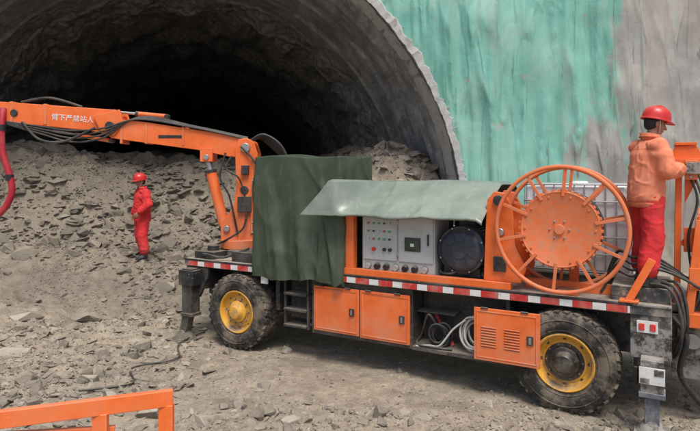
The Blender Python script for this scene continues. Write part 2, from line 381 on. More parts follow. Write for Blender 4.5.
# ---------------------------------------------------------------- tunnel
CX,CZ,RR=-4.84,1.26,7.30
tun=empty('tunnel_portal',(CX,13,0)); meta(tun,"arched concrete lined tunnel mouth with dark interior","tunnel")
th=np.linspace(R(-20),R(200),420); yy=np.concatenate([np.linspace(12.55,21,170),np.linspace(21.3,60,90)])
T,Y=np.meshgrid(th,yy); wd=ss(16.6,20,Y+.8*fbm(T*3,Y*0,17,3))
panel=.03*((np.floor((Y-12.55)/1.5)+np.floor(T*4))%2)
r=RR+.03*fbm(T*7,Y,9,3)+panel*(1-wd)+wd*.45*fbm(T*8,Y*.6,3,4)+.09*wd*fbm(T*30,Y*3,13,3)-.06*((np.abs(((Y-12.55)/1.5)%1-.5)>.45))
X=-.2*(Y-13)+r*np.cos(T); Z=CZ+r*np.sin(T)
I=np.arange(T.size).reshape(T.shape); F=np.stack([I[:-1,:-1],I[:-1,1:],I[1:,1:],I[1:,:-1]],-1).reshape(-1,4)
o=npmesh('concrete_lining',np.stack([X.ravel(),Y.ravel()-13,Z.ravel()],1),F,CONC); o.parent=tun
bb=B(); bb.add([(-30,46.8,-3),(14,46.8,-3),(14,46.8,14),(-30,46.8,14)],[(0,1,2,3)],CONC); bb.obj('tunnel_end_wall',tun)
bb=B(); n=420; prof=[(0,-.45),(.13,-.45),(.16,-.41),(.18,.25),(0,.25)]
P=[];F=[]
for k in range(n+1):
    t=R(-20)+R(220)*k/n; kk=k*.62
    jit=.08*noise.noise(Vector((kk*.35,0,0)))+.07*noise.noise(Vector((kk*1.1,4,0)))+.06*noise.noise(Vector((kk*2.7,8,0))); wdt=1+.8*max(0,math.sin(t)-.3)
    for i,(dr,dy) in enumerate(prof):
        rr=RR+dr*wdt+(jit if i in(1,2,3) else jit*.3); P.append(Vector((-.2*dy+rr*math.cos(t),dy+.05*noise.noise(Vector((kk*.9,i,9))),CZ+rr*math.sin(t))))
for k in range(n):
    for i in range(5):
        j=(i+1)%5; F.append((k*5+i,k*5+j,(k+1)*5+j,(k+1)*5+i))
bb.add(P,F,RIMC)
for k in range(26):
    t=R(random.uniform(-5,180)); rr=RR+.17*(1+.8*max(0,math.sin(t)-.3)); L=random.uniform(.03,.12)
    p=Vector((.09+rr*math.cos(t),-.36+random.uniform(0,.2),CZ+rr*math.sin(t)))
    bb.cyl(p,p+Vector((math.cos(t+random.uniform(-.4,.4))*L,-.02,math.sin(t)*L)),.014,RIMC,seg=6)
bb.obj('rim_collar',tun,sharp=30)
nth,nr=460,240; th=np.linspace(R(-12),R(192),nth); tt=np.linspace(0,1,nr)**1.4
xr0,xr1,zt,zb=-24-CX,24-CX,16-CZ,-1.5-CZ
co,si=np.cos(th),np.sin(th)
rx=np.where(co>0,xr1/np.maximum(co,1e-6),xr0/np.minimum(co,-1e-6)); rz=np.where(si>0,zt/np.maximum(si,1e-6),zb/np.minimum(si,-1e-6))
ro=np.minimum(rx,rz); RAD=(RR+.11)+(ro[None,:]-(RR+.11))*tt[:,None]
X=CX+RAD*co[None,:]; Z=CZ+RAD*si[None,:]
edge=ss(0,.9,RAD-(RR+.11)); wx=X+.5*fbm(X*.5,Z*.3,91,3)
ridge=1-np.abs(fbm(wx*1.1,Z*.08,55,3))*2.2
Y=13+edge*(.32*fbm(wx*.35,Z*.22,51,4)-.18*np.clip(ridge,0,1)**2.5+.07*np.abs(fbm(wx*2.4+Z*.3,Z*.35,61,4)))+.02*fbm(X*4,Z*2,59,3)+.02*Z
I=np.arange(nth*nr).reshape(nr,nth); F=np.stack([I[:-1,:-1],I[1:,:-1],I[1:,1:],I[:-1,1:]],-1).reshape(-1,4)
wl=npmesh('rock_face_wall',np.stack([X.ravel(),Y.ravel(),Z.ravel()],1),F,WALLM)
meta(wl,"sprayed concrete rock face stained teal green above tunnel","wall")
# ---------------------------------------------------------------- truck
TM=Matrix.Translation((2.32,5.98,0))@Matrix.Rotation(R(-29.28),4,'Z'); TI=TM.inverted()
truck=empty('shotcrete_truck',(2.32,5.98,0),R(-29.28)); meta(truck,"orange and black shotcrete spraying truck with boom and hose reel","truck")
bb=B()
for y in (.45,1.6): bb.box(-5.5,.9,y,y+.14,.62,1.14,BLACK)
for x in (-5.3,-4.9,-4.0,-3.0,-2,-1,-.4,.5): bb.box(x-.05,x+.05,.59,1.6,.75,1.05,BLACK)
for x in (-.02,-4.54):
    bb.cyl((x,.2,.55),(x,2.0,.55),.09,BLACK); bb.cyl((x,.95,.55),(x,1.3,.55),.22,BLACK)
    bb.box(x-.12,x+.12,.4,.62,.55,.8,BLACK)
bb.box(-3.28,-1.80,.05,.44,.40,1.13,BLACK)
bb.box(-1.80,-.62,.40,.44,.44,1.13,BLACK)
bb.box(-1.80,-.62,.02,.44,.40,.45,BLACK)
bb.box(-.66,-.62,.05,.44,.45,1.13,BLACK); bb.box(-1.8,-1.3,.16,.40,.84,.855,BLACK)
bb.box(-2.9,-1.9,.7,1.5,.42,.72,BLACK); bb.box(-1.7,-.8,.6,1.5,.45,.9,BLACK)
bb.box(-5.60,-5.22,.03,.5,.80,1.14,BLACK); bb.box(-5.58,-5.2,.5,2.1,.62,1.1,BLACK); bb.box(.60,.97,.02,.5,.70,1.14,BLACK)
bb.box(.60,.97,.5,2.1,.58,1.14,BLACK); bb.box(.62,.9,.3,.5,.5,.72,BLACK)
bb.box(-3.93,-3.86,.1,.44,.62,1.14,BLACK)
bb.cyl((-3.7,.5,.5),(-2.2,.5,.5),.05,BLACK); bb.cyl((-3.2,1.1,.55),(-1.,1.1,.6),.06,STEEL)
bb.tube(spl([(-3.3,.3,.45),(-2.6,.25,.33),(-1.9,.3,.38),(-1.2,.3,.32),(-.6,.4,.5)]),.02,HOSEB,8)
bb.obj('chassis',truck,.006)
bb=B()
bb.box(-5.61,.97,.0,2.2,1.14,1.25,DECKM); bb.box(.97,1.9,.42,2.1,1.12,1.20,DECKM)
bb.box(-5.61,.97,-.012,0,1.228,1.256,BLACK)
bb.box(.42,.96,.10,.95,1.25,1.40,DECKM)
bb.obj('deck',truck,.006)
bb=B(); x=-5.52;k=0
while x<.58:
    L=.19 if k%2==0 else .13
    bb.box(x,min(x+L,.6),-.014,-.001,1.152,1.222,REDR if k%2==0 else WHITE); x+=L+.004;k+=1
bb.obj('reflective_strip',truck)
def wheel(x,y0,sgn,greasy):
    w=empty('wheel',(x,y0,.55),0,truck)
    b1=B(); W=.36
    pr=[(.30,.03),(.33,.0),(.40,-.022),(.47,-.018),(.515,.01),(.538,.045),(.538,W-.045),(.515,W-.01),(.47,W+.018),(.40,W+.022),(.33,W),(.30,W-.03)]
    b1.rev([(r,a) for r,a in pr],RUB,seg=72,closed=True)
    for rr in (.345,.455): b1.rev([(rr-.006,-.018 if rr>.4 else -.004),(rr,-.03 if rr>.4 else -.014),(rr+.006,-.018 if rr>.4 else -.006)],RUB,seg=72)
    for k in range(34):
        t=2*math.pi*k/34
        for side in (0,1):
            Mr=Matrix.Rotation(-t-(math.pi/34 if side else 0),4,'Y')
            Ms=Mr@Matrix.Translation((.535,.10 if side==0 else W-.10,0))@Matrix.Rotation(R(22 if side else -22),4,'X')
            b1.box(-.02,.011,-.092,.075 if side==0 else .092,-.030,.030,RUB,Ms)
    b1.obj('tyre',w,.006)
    b2=B()
    b2.rev([(.305,.05),(.312,.01),(.30,-.004),(.285,.004),(.275,.03),(.262,.075),(.235,.085),(.215,.07),(.15,.065),(.14,.05),(.0,.05)],YEL,seg=60)
    b2.rev([(.30,.06),(.27,.3)],YEL,seg=40)
    for k in range(8):
        t=2*math.pi*k/8
        b2.cyl((.245*math.cos(t),.082,.245*math.sin(t)),(.245*math.cos(t),.079,.245*math.sin(t)),.018,BLACK,seg=12)
    b2.obj('rim',w)
    b3=B(); hm=GREASE if greasy else YEL
    if greasy: b3.rev([(.20,.069),(.205,.062),(.16,.058),(.15,.068)],GREASE,seg=30)
    b3.rev([(.16,.07),(.155,.03),(.12,.015),(.10,-.03),(.085,-.045),(.05,-.05),(0,-.05)],hm,seg=36)
    for k in range(10):
        t=2*math.pi*k/10; b3.cyl((.185*math.cos(t),.075,.185*math.sin(t)),(.185*math.cos(t),.03,.185*math.sin(t)),.014,GREASE if greasy else STEEL,seg=6)
        if greasy: b3.cyl((.10*math.cos(t),.02,.10*math.sin(t)),(.10*math.cos(t),-.01,.10*math.sin(t)),.01,GREASE,seg=6)
    b3.obj('hub',w,.003)
    w.rotation_euler=(0,0,math.pi if sgn<0 else 0)
wheel(-.03,-.05,1,True); wheel(-4.54,-.05,1,False); wheel(-.03,2.22,-1,True); wheel(-4.54,2.22,-1,False)
def door(x0,x1,z0,z1,y,lab=None,louv=False):
    b1=B(); b1.box(x0,x1,y-.03,y,z0,z1,ORANGE)
    e=.03
    for (a,c_,d,f) in ((x0+e,x1-e,z0+e,z0+e+.012),(x0+e,x1-e,z1-e-.012,z1-e),(x0+e,x0+e+.012,z0+e,z1-e),(x1-e-.012,x1-e,z0+e,z1-e)):
        b1.box(a,c_,y-.036,y-.028,d,f,ORANGE2)
    if louv:
        for q in (.08,.34):
            for k in range(8): b1.box(x0+q,x0+q+.17,y-.038,y-.028,z0+.16+k*.03,z0+.17+k*.03,ORANGE2); b1.box(x0+q,x0+q+.17,y-.034,y-.028,z0+.152+k*.03,z0+.16+k*.03,BLACK)
    o=b1.obj('locker_door',truck,.005)
    b1=B(); xm=x1-.1; zm=(z0+z1)/2
    b1.box(xm-.035,xm+.035,y-.044,y-.03,zm-.05,zm+.05,BLACK); b1.box(xm-.012,xm+.012,y-.056,y-.04,zm-.035,zm+.03,STEEL)
    b1.obj('latch',o,.003)
    for xx in (x0+.12,x1-.16):
        b1=B(); b1.cyl((xx-.04,y-.035,z1+.004),(xx+.04,y-.035,z1+.004),.011,BLACK,seg=10); b1.obj('hinge',o)
    return o
door(-3.23,-2.54,.46,1.06,.045); door(-2.52,-1.83,.45,1.06,.045)
door(-.98,-.26,.465,1.05,-.09,louv=True)
bb=B()
for x in (-3.74,-3.36): bb.box(x-.015,x+.015,.06,.10,.42,1.14,BLACK)
for z in (.44,.66,.88): bb.box(-3.74,-3.36,.02,.24,z,z+.03,BLACK)
bb.box(-3.8,-3.3,.3,.42,.5,1.12,BLACK)
bb.obj('side_step',truck,.004)
bb=B(); bb.box(-4.12,-4.0,.0,.02,1.0,1.12,WHITE); bb.obj('sign_plate',truck,.002)
bb=B(); bb.box(.66,.85,.0,.018,.965,1.085,WHITE); bb.obj('number_plate',truck,.003)
for q in (.68,.78):
    bb=B(); bb.box(q,q+.05,-.012,.0,.99,1.06,REDL); bb.obj('tail_lamp',truck,.004)
def outrig(x,y,ht,m,ft=.16,splay=0.):
    b1=B(); b1.box(x-.10,x+.10,y-.09,y+.09,.42,ht,BLACK); b1.bar((x,y,.6),(x-splay,y-splay*.3,.09),.13,.13,m,up=(0,1,0))
    fx,fy=x-splay,y-splay*.3
    b1.box(fx-ft,fx+ft,fy-ft,fy+ft,.02,.05,BLACK); b1.cyl((fx,fy,.05),(fx,fy,.18),ft*.9,BLACK,ft*.35,seg=16)
    b1.box(x-.115,x+.115,y-.105,y+.105,.40,.45,m)
    b1.box(x-.05,x+.05,y,y+.4,ht-.2,ht-.06,BLACK)
    b1.cyl((x-.14,y,.5),(x-.14,y,ht-.1),.022,HOSEB,seg=10)
    if splay: b1.prism([(x+.10,ht),(x+.28,ht),(x+.28,ht-.12),(x+.10,ht-.45)],y+.06,y+.12,BLACK); b1.box(x-.15,x+.15,y-.11,y+.12,ht-.25,ht-.02,BLACK)
    b1.obj('outrigger',truck,.006)
outrig(-5.42,-.06,1.12,BLACK,.20,.10); outrig(.80,-.14,.76,BLUEG); outrig(-5.42,2.26,1.12,BLACK,.20,.10); outrig(.82,2.3,.8,BLUEG)
bb=B(); bb.box(.69,.91,-.262,-.245,.54,.70,WHITE); bb.box(.70,.78,-.268,-.26,.55,.60,BLACK); bb.box(.82,.90,-.268,-.26,.63,.69,BLACK); bb.obj('marking_plate',truck,.002)
cab=B(); cab.box(-2.53,-1.53,.10,.62,1.30,2.10,GREY).box(-2.51,-2.03,.082,.10,1.46,2.06,GREY).box(-2.01,-1.55,.082,.10,1.46,2.06,GREY)
for z in (1.55,1.95): cab.box(-2.035,-2.005,.07,.09,z-.03,z+.03,STEEL)
cab.box(-1.62,-1.60,.06,.085,1.68,1.82,BLACK)
cabo=cab.obj('control_cabinet',truck,.006)
for r_ in range(3):
    for c_ in range(5):
        bb=B(); m=[REDL,GREENL,GREENL,BLACK,WHITE][(c_+r_*2)%5]; x=-2.43+c_*.075; z=1.93-r_*.10
        bb.cyl((x,.082,z),(x,.064,z),.012,m,seg=14); bb.cyl((x,.083,z),(x,.076,z),.018,STEEL,seg=14); bb.box(x-.018,x+.018,.079,.083,z+.024,z+.032,WHITE)
        bb.obj('push_button',cabo)
bb=B(); bb.cyl((-2.35,.083,1.60),(-2.35,.05,1.60),.025,REDL,seg=20); bb.obj('stop_button',cabo)
for x in (-2.2,-2.12):
    bb=B(); bb.cyl((x,.083,1.60),(x,.055,1.60),.022,BLACK); bb.obj('rotary_switch',cabo)
bb=B(); bb.box(-1.92,-1.71,.068,.083,1.60,1.77,BLACK); bb.box(-1.90,-1.73,.062,.07,1.62,1.75,SCREEN); bb.box(-1.84,-1.79,.058,.063,1.66,1.70,WHITE); bb.obj('display_screen',cabo,.003)
for k in range(7):
    bb=B(); x=-2.44+k*.13; bb.cyl((x,.10,1.385),(x,.055,1.375),.036,BLACK if k%3 else GREY,seg=20); bb.cyl((x,.104,1.385),(x,.095,1.385),.048,STEEL,seg=20)
    bb.obj('socket',cabo)
bb=B(); mc=(-1.215,.06,1.65)
bb.rev([(0,.0),(.10,.0),(.11,.012),(.20,.018),(.235,.035),(.26,.07),(.285,.075),(.288,.12),(.27,.125),(.27,.24),(.285,.245),(.285,.28),(.25,.285)],MOTOR,mc,seg=56)
bb.cyl((-1.215,.30,1.65),(-1.215,.98,1.65),.245,MOTOR,seg=40)
for k in range(36):
    t=2*math.pi*k/36; Mf=Matrix.Translation((-1.215,0,1.65))@Matrix.Rotation(t,4,'Y'); bb.box(.22,.275,.345,.92,-.005,.005,MOTOR,Mf)
for k in range(8):
    t=2*math.pi*(k+.5)/8; bb.cyl((-1.215+.272*math.cos(t),.12,1.65+.272*math.sin(t)),(-1.215+.272*math.cos(t),.128,1.65+.272*math.sin(t)),.013,STEEL,seg=6)
    bb.box(.10,.20,.068,.076,-.006,.006,BLACK,Matrix.Translation((-1.215,0,1.65))@Matrix.Rotation(t,4,'Y'))
bb.box(-1.45,-1.0,.2,.9,1.33,1.43,BLACK); bb.box(-1.32,-1.12,.4,.7,1.88,2.0,MOTOR); bb.box(-1.50,-.95,.75,.9,1.4,2.1,BLACK)
bb.obj('electric_motor',truck,.003)
bb=B()
bb.box(-2.76,-.60,.0,.09,1.255,1.335,ORANGE).box(-2.76,-.6,1.3,1.39,1.255,1.335,ORANGE)
bb.box(-2.74,-2.62,.02,.12,1.335,2.06,ORANGE); bb.box(-2.74,-2.62,.62,.72,1.335,2.3,ORANGE)
bb.box(-2.74,-.92,.04,.10,2.05,2.085,ORANGE); bb.box(-2.74,-.92,.64,.70,2.33,2.38,ORANGE)
bb.box(-1.0,-.93,.62,.72,1.335,2.35,ORANGE); bb.box(-2.62,-1.5,.64,.70,1.335,2.0,BLACK)
for x in (-1.52,-1.0): bb.tube(spl([(x,.3,1.4),(x+.05,.15,1.36),(x+.2,.08,1.37),(x+.3,.3,1.4)]),.014,HOSEB,8)
bb.obj('power_pack_frame',truck,.006)
bb=B(); BP=[(-.92,1.335),(-.50,1.335),(-.44,1.5),(-.56,1.75),(-.60,2.18),(-.68,2.34),(-.80,2.36),(-.88,2.26),(-.9,1.9)]
bb.prism(BP,.06,.12,ORANGE); bb.prism(BP,.52,.58,ORANGE)
bb.box(-.90,-.84,.12,.52,1.34,2.2,ORANGE); bb.box(-.8,-.66,.03,.06,1.45,1.62,BLACK)
bb.cyl((-.745,.02,2.26),(-.745,.06,2.26),.06,BLACK); bb.cyl((-.72,.0,1.9),(-.72,.06,1.9),.045,STEEL)
bb.box(-.50,.50,.30,.36,1.25,1.36,ORANGE); bb.box(-.06,.04,.56,.64,1.25,2.0,ORANGE); bb.box(-.12,.1,.05,.6,1.255,1.30,ORANGE2)
bb.obj('reel_bracket',truck,.006)
rx_,rz_=-.075,1.965; reel=empty('hose_reel',(rx_,0,rz_),0,truck)
for y,rad,ph in ((-.03,.672,.35),(.46,.672,.35)):
    bb=B(); bb.tube([(rad*math.cos(2*math.pi*k/72),y,rad*math.sin(2*math.pi*k/72)) for k in range(72)],.024,ORANGE,closed=True)
    for k in range(10):
        t=2*math.pi*(k+ph)/10; d=Vector((math.cos(t),0,math.sin(t)))
        bb.bar(d*.36+Vector((0,y,0)),d*.668+Vector((0,y,0)),.034,.014,ORANGE,up=(0,1,0))
    bb.obj('reel_flange',reel,.003)
bb=B(); bb.rev([(0,-.045),(.05,-.045),(.052,-.02),(.385,-.02),(.405,-.03),(.415,.0),(.415,.05)],ORANGE,seg=64)
for k in range(40):
    t=2*math.pi*k/40; bb.box(.405,.432,-.02,.03,-.016,.016,ORANGE2,Matrix.Rotation(t,4,'Y'))
bb.cyl((0,.0,0),(0,.46,0),.36,HOSEB,seg=48); bb.rev([(0,.47),(.4,.47),(.4,.44),(0,.44)],ORANGE,seg=48)
for k in range(10):
    t=2*math.pi*k/10; bb.cyl((.36*math.cos(t),-.02,.36*math.sin(t)),(.36*math.cos(t),-.032,.36*math.sin(t)),.012,ORANGE2,seg=6)
for k in range(6):
    t=2*math.pi*k/6; bb.cyl((.1*math.cos(t),-.02,.1*math.sin(t)),(.1*math.cos(t),-.034,.1*math.sin(t)),.011,STEEL,seg=6)
bb.obj('reel_drum',reel,.002)
bb=B(); pts=[]
for k in range(8*40):
    t=2*math.pi*k/40; pts.append((.39*math.cos(t),.07+.045*k/40,.39*math.sin(t)))
bb.tube(pts,.021,HOSEB,8); bb.obj('wound_cable',reel)
BY=9.2
boom=empty('boom',(-5.1,.8,1.25),0,truck)
BI=(Matrix.Translation((-5.1,.8,1.25))).inverted()@TI
def bobj(b1,name,bev=.008,par=boom): return b1.obj(name,par,bev,M=BI)
bb=B(); bb.cyl((-1.8,BY,1.22),(-1.8,BY,1.36),.40,BLACK,seg=36); bb.cyl((-1.8,BY,1.36),(-1.8,BY,1.50),.33,ORANGE,seg=36)
CP=[(-2.08,1.48),(-1.54,1.48),(-1.50,1.9),(-1.49,2.9),(-1.55,3.08),(-1.66,3.14),(-1.79,3.12),(-1.85,3.0),(-1.84,2.6),(-1.82,2.25),(-1.90,1.98),(-2.08,1.78)]
for s in(-1,1):
    bb.prism(CP,BY+s*.17-.02,BY+s*.17+.02,ORANGE)
    bb.prism([(-1.60,1.6),(-1.56,1.6),(-1.545,2.8),(-1.585,2.8)],BY+s*.20-.012,BY+s*.20+.012,ORANGE2)
bb.prism([(-1.60,1.5),(-1.53,1.5),(-1.50,2.9),(-1.56,2.9)],BY-.15,BY+.15,ORANGE)
bb.prism([(-2.06,1.5),(-2.0,1.5),(-1.86,2.0),(-1.77,2.5),(-1.82,2.5),(-1.88,2.03),(-2.06,1.76)],BY-.15,BY+.15,ORANGE)
bb.cyl((-1.68,BY-.23,2.98),(-1.68,BY+.23,2.98),.075,STEEL); bb.cyl((-1.98,BY-.23,1.68),(-1.98,BY+.23,1.68),.05,STEEL)
bb.cyl((-1.70,BY-.20,2.3),(-1.70,BY-.185,2.3),.07,BLACK); bb.box(-1.80,-1.58,BY-.25,BY-.19,1.95,2.2,BLACK); bb.box(-1.74,-1.62,BY-.26,BY-.19,2.55,2.7,BLACK)
for z in (1.62,1.78,2.45,2.8): bb.cyl((-1.57,BY-.215,z),(-1.57,BY-.19,z),.018,STEEL,seg=6)
bobj(bb,'turret_column')
bb=B(); bb.prism([(-1.60,3.10),(-1.75,3.16),(-2.46,3.27),(-3.28,3.395),(-3.86,3.46),(-3.98,3.38),(-3.98,3.24),(-3.86,3.14),(-3.28,3.06),(-2.46,2.95),(-1.95,2.84),(-1.62,2.84),(-1.55,2.95)],BY-.14,BY+.14,ORANGE)
bb.box(-2.42,-2.22,BY-.17,BY+.17,2.76,2.98,ORANGE); bb.cyl((-2.32,BY-.19,2.83),(-2.32,BY+.19,2.83),.045,STEEL)
bb.cyl((-3.87,BY-.2,3.33),(-3.87,BY+.2,3.33),.075,BLACK); bb.box(-3.1,-2.7,BY-.147,BY-.139,3.14,3.19,BLACK)
for x in(-2.7,-3.3,-3.7): bb.box(x-.02,x+.02,BY-.15,BY+.15,3.02 if x>-3 else 3.05,3.44 if x<-3.5 else 3.36,ORANGE2)
bobj(bb,'lower_arm')
bb=B()
bb.prism([(-3.70,3.50),(-3.80,3.60),(-7.6,3.87),(-7.6,3.58),(-5.6,3.40),(-4.3,3.27),(-3.9,3.20),(-3.74,3.28)],BY-.11,BY+.11,ORANGE)
bb.prism([(-4.15,3.50),(-3.72,3.60),(-3.66,3.40),(-3.80,3.18),(-4.0,3.2)],BY-.17,BY-.12,ORANGE); bb.prism([(-4.15,3.50),(-3.72,3.60),(-3.66,3.40),(-3.80,3.18),(-4.0,3.2)],BY+.12,BY+.17,ORANGE)
for x in(-4.95,-5.5): bb.box(x-.03,x+.03,BY-.12,BY+.12,3.36-(x+5)*.07,3.70-(x+5)*.07,ORANGE2)
bb.cyl((-5.45,BY-.13,3.55),(-5.45,BY+.13,3.55),.06,BLACK); bb.prism([(-7.5,3.9),(-7.9,3.95),(-8.0,3.5),(-7.5,3.5)],BY-.08,BY+.08,ORANGE)
bb.cyl((-7.9,BY,3.5),(-8.0,BY,2.8),.06,STEEL,.03)
bobj(bb,'upper_arm')
def hcyl(a,b_,r,name='hydraulic_cylinder',fr=.58):
    a=Vector(a);b_=Vector(b_); m_=a.lerp(b_,fr); b1=B(); b1.cyl(a,m_,r,ORANGE); b1.cyl(m_,b_,r*.55,STEEL); b1.cyl(m_-(b_-a).normalized()*.03,m_+(b_-a).normalized()*.02,r*1.12,BLACK)
    sd=Vector((0,1,0)); b1.cyl(b_-sd*.06,b_+sd*.06,r*.9,BLACK); b1.cyl(a-sd*.06,a+sd*.06,r*.9,BLACK); bobj(b1,name,.003)
hcyl((-2.05,BY-.08,1.72),(-2.32,BY-.08,2.83),.085,fr=.80); hcyl((-3.0,BY,3.50),(-3.86,BY,3.58),.04)
hcyl((-3.9,BY-.03,3.10),(-4.9,BY-.03,3.28),.035)
bb=B()
for k in range(5):
    o=k*.045; bb.tube(spl([(-1.62,BY-.1+o,3.1),(-1.4-o*.4,BY-.1+o,3.2-o*.3),(-1.12,BY-.1+o,3.02-o),(-1.02,BY-.1+o,2.7),(-1.2,BY-.05+o,2.2),(-1.25,BY+o,1.3)]),.02,HOSEB,8)
for k in range(4):
    o=k*.05; bb.tube(spl([(-1.66,BY-.16+.02*k,3.12+.01*k),(-2.5,BY-.17+.02*k,3.30+o*.2),(-3.4,BY-.17+.02*k,3.44+o*.3),(-3.95,BY-.2,3.30-o),(-4.5,BY-.15,3.26-o*1.2),(-5.1,BY-.14,3.34-o*.7),(-6,BY-.13,3.46),(-7.5,BY-.12,3.6)]),.014,HOSEB,8)
bb.tube(spl([(-4.4,BY,3.66),(-4.9,BY-.05,3.80),(-5.4,BY,3.74)]),.02,HOSEB,8); bb.tube(spl([(-4.1,BY-.2,3.3),(-4.6,BY-.22,3.08),(-5.0,BY-.2,3.12),(-5.3,BY-.15,3.40)]),.02,HOSEB,8)
bb.tube(spl([(-2.0,BY-.2,2.9),(-2.08,BY-.24,2.5),(-1.93,BY-.24,2.2),(-1.8,BY-.22,1.6)]),.016,HOSEB,8)
bb.tube(spl([(-1.75,BY-.22,3.0),(-1.5,BY-.26,2.7),(-1.55,BY-.26,2.3),(-1.45,BY-.22,1.6)]),.018,HOSEB,8)
bb.tube(spl([(-1.9,BY-.2,2.85),(-1.98,BY-.25,2.65),(-1.78,BY-.26,2.5),(-1.68,BY-.24,2.2)]),.014,HOSEB,8)
bb.tube(spl([(-1.65,BY-.24,1.95),(-1.7,BY-.3,1.7),(-1.9,BY-.3,1.55),(-2.2,BY-.2,1.4)]),.016,HOSEB,8)
bobj(bb,'hydraulic_hose',0)
bb=B(); bb.tube(spl([(-5.62,BY-.12,3.62),(-5.60,BY-.2,3.3),(-5.58,BY-.2,2.9),(-5.46,BY-.2,2.5),(-5.44,BY-.2,2.25),(-5.56,BY-.2,2.0),(-5.8,BY-.2,1.86),(-6.2,BY-.2,2.1),(-6.8,BY-.1,2.9),(-7.4,BY,3.5)],12),.052,REDH,12)
for z,x in((3.3,-5.60),(2.5,-5.47)): bb.cyl((x,BY-.2,z-.05),(x,BY-.2,z+.05),.06,BLACK)
bobj(bb,'red_delivery_hose',0)
def text(body,size,M,m,parent,name,ext=.002):
    cu=bpy.data.curves.new('t','FONT'); cu.body=body; cu.size=size; cu.extrude=ext; cu.align_x='CENTER'; cu.align_y='CENTER'
    o=bpy.data.objects.new('t',cu); COL.objects.link(o); bpy.context.view_layer.update()
    me=bpy.data.meshes.new_from_object(o.evaluated_get(bpy.context.evaluated_depsgraph_get()))
    bpy.data.objects.remove(o); me.transform(M); me.materials.clear(); me.materials.append(m)
    t=bpy.data.objects.new(name,me); COL.objects.link(t); t.parent=parent; return t
LET=mat('white_lettering',(.8,.8,.78),.5,dirt=.05,top=0)
text("臂下严禁站人",.115,BI@Matrix.Translation((-4.50,BY-.114,3.455))@Matrix.Rotation(R(4),4,'Y')@Matrix.Rotation(R(90),4,'X'),LET,boom,'warning_lettering')
bb=B(); bb.box(-5.5,-5.1,.1,.5,1.25,1.36,BLACK); bb.cyl((-5.3,.3,1.36),(-5.3,.3,1.44),.09,BLACK); bb.box(-4.75,-4.3,.1,.6,1.25,1.40,BLACK); bb.tube(spl([(-5.5,.2,1.3),(-5.2,.05,1.33),(-4.9,.1,1.3),(-4.5,.2,1.45)]),.02,HOSEB,8)
bb.obj('valve_block',truck,.006)
bb=B()
bb.bar((1.02,.5,1.2),(1.04,.5,2.80),.06,.075,ORANGE,up=(0,1,0)).bar((1.02,.98,1.2),(1.04,.98,2.80),.05,.05,ORANGE,up=(0,1,0))
bb.box(.95,1.26,.42,1.02,2.58,2.72,ORANGE); bb.prism([(.95,2.72),(1.0,2.85),(1.2,2.85),(1.26,2.72)],.46,.49,ORANGE); bb.prism([(.95,2.72),(1.0,2.85),(1.2,2.85),(1.26,2.72)],.95,.98,ORANGE)
bb.box(1.0,1.2,.44,1.0,2.86,2.89,ORANGE); bb.box(1.09,1.2,.36,.44,2.5,2.70,ORANGE2); bb.box(1.1,1.22,.32,.36,2.56,2.68,BLACK)
bb.prism([(1.09,2.58),(1.24,2.58),(1.09,2.25)],.48,.51,ORANGE); bb.box(1.0,1.06,.5,.98,1.9,1.95,ORANGE)
bb.box(1.08,1.22,.44,.52,1.75,2.0,ORANGE); bb.bar((1.06,.5,1.85),(1.5,.5,1.6),.05,.06,ORANGE)
for k in range(5): bb.cyl((1.0,.54+.09*k,2.72),(.93,.54+.09*k,2.82),.01,BLACK,seg=8); bb.cyl((.93,.54+.09*k,2.82),(.92,.54+.09*k,2.85),.02,BLACK,seg=10)
for k in range(3): bb.cyl((1.14,.355,2.53+.06*k),(1.14,.345,2.53+.06*k),.015,STEEL,seg=8)
for q in (0,.05,.1): bb.tube(spl([(1.1+q,.45,2.6),(1.2+q,.40,2.3-q),(1.12+q,.40,1.9),(1.16+q,.4,1.4),(1.1+q,.35,1.2)]),.013,HOSEB,8)
bb.obj('lever_rack',truck,.004)
bb=B(); bb.bar((.58,.0,1.26),(.80,.04,1.70),.03,.075,ORANGE,up=(-.8,0,.4)); bb.box(.5,.68,-.03,.1,1.256,1.28,ORANGE); bb.obj('support_bracket',truck,.005)
bb=B()
bb.bar((1.12,.25,1.15),(1.22,.25,2.1),.08,.09,ORANGE,up=(0,1,0)).bar((1.20,.25,2.1),(1.9,.25,2.0),.08,.09,ORANGE).bar((1.85,.3,1.2),(1.9,.3,2.05),.06,.06,ORANGE)
bb.bar((1.16,1.2,1.2),(1.28,1.2,2.15),.06,.06,ORANGE).bar((1.28,1.2,2.15),(1.9,1.2,2.05),.06,.06,ORANGE).bar((1.22,.25,2.1),(1.28,1.2,2.15),.06,.06,ORANGE)
bb.prism([(1.2,1.85),(2.1,1.95),(1.85,1.25),(1.35,1.3)],.3,1.1,ORANGE2); bb.box(1.12,1.7,.2,.27,1.40,1.62,ORANGE); bb.box(1.1,1.6,.2,.5,1.02,1.16,ORANGE)
bb.cyl((1.3,.18,1.52),(1.3,.22,1.52),.06,BLACK)
bb.obj('hopper',truck,.006)
bb=B()
for k in range(3):
    o=k*.09; bb.tube(spl([(.66+o*.5,.14+o,1.43),(.94+o*.5,.06+o*.4,1.42+o*.2),(1.05+o*.3,.0+o*.5,1.15-o*.5),(1.04-o*.3,.05+o,.85),(.99,.2+o,.70)]),.017,HOSEB,8)
for k in range(4):
    o=k*.06; bb.tube(spl([(.30,.3+o,1.27),(.45,.25+o,1.52+o),(.62,.14+o*.6,1.50+o),(.82,.10+o*.5,1.60+o*.6),(1.1,.15+o,1.50),(1.35,.3,1.3)]),.015,HOSEB,8)
bb.tube(spl([(.97,.3,1.1),(1.1,.25,.9),(1.05,.3,.5),(1.3,.5,.1)]),.028,HOSEB,8)
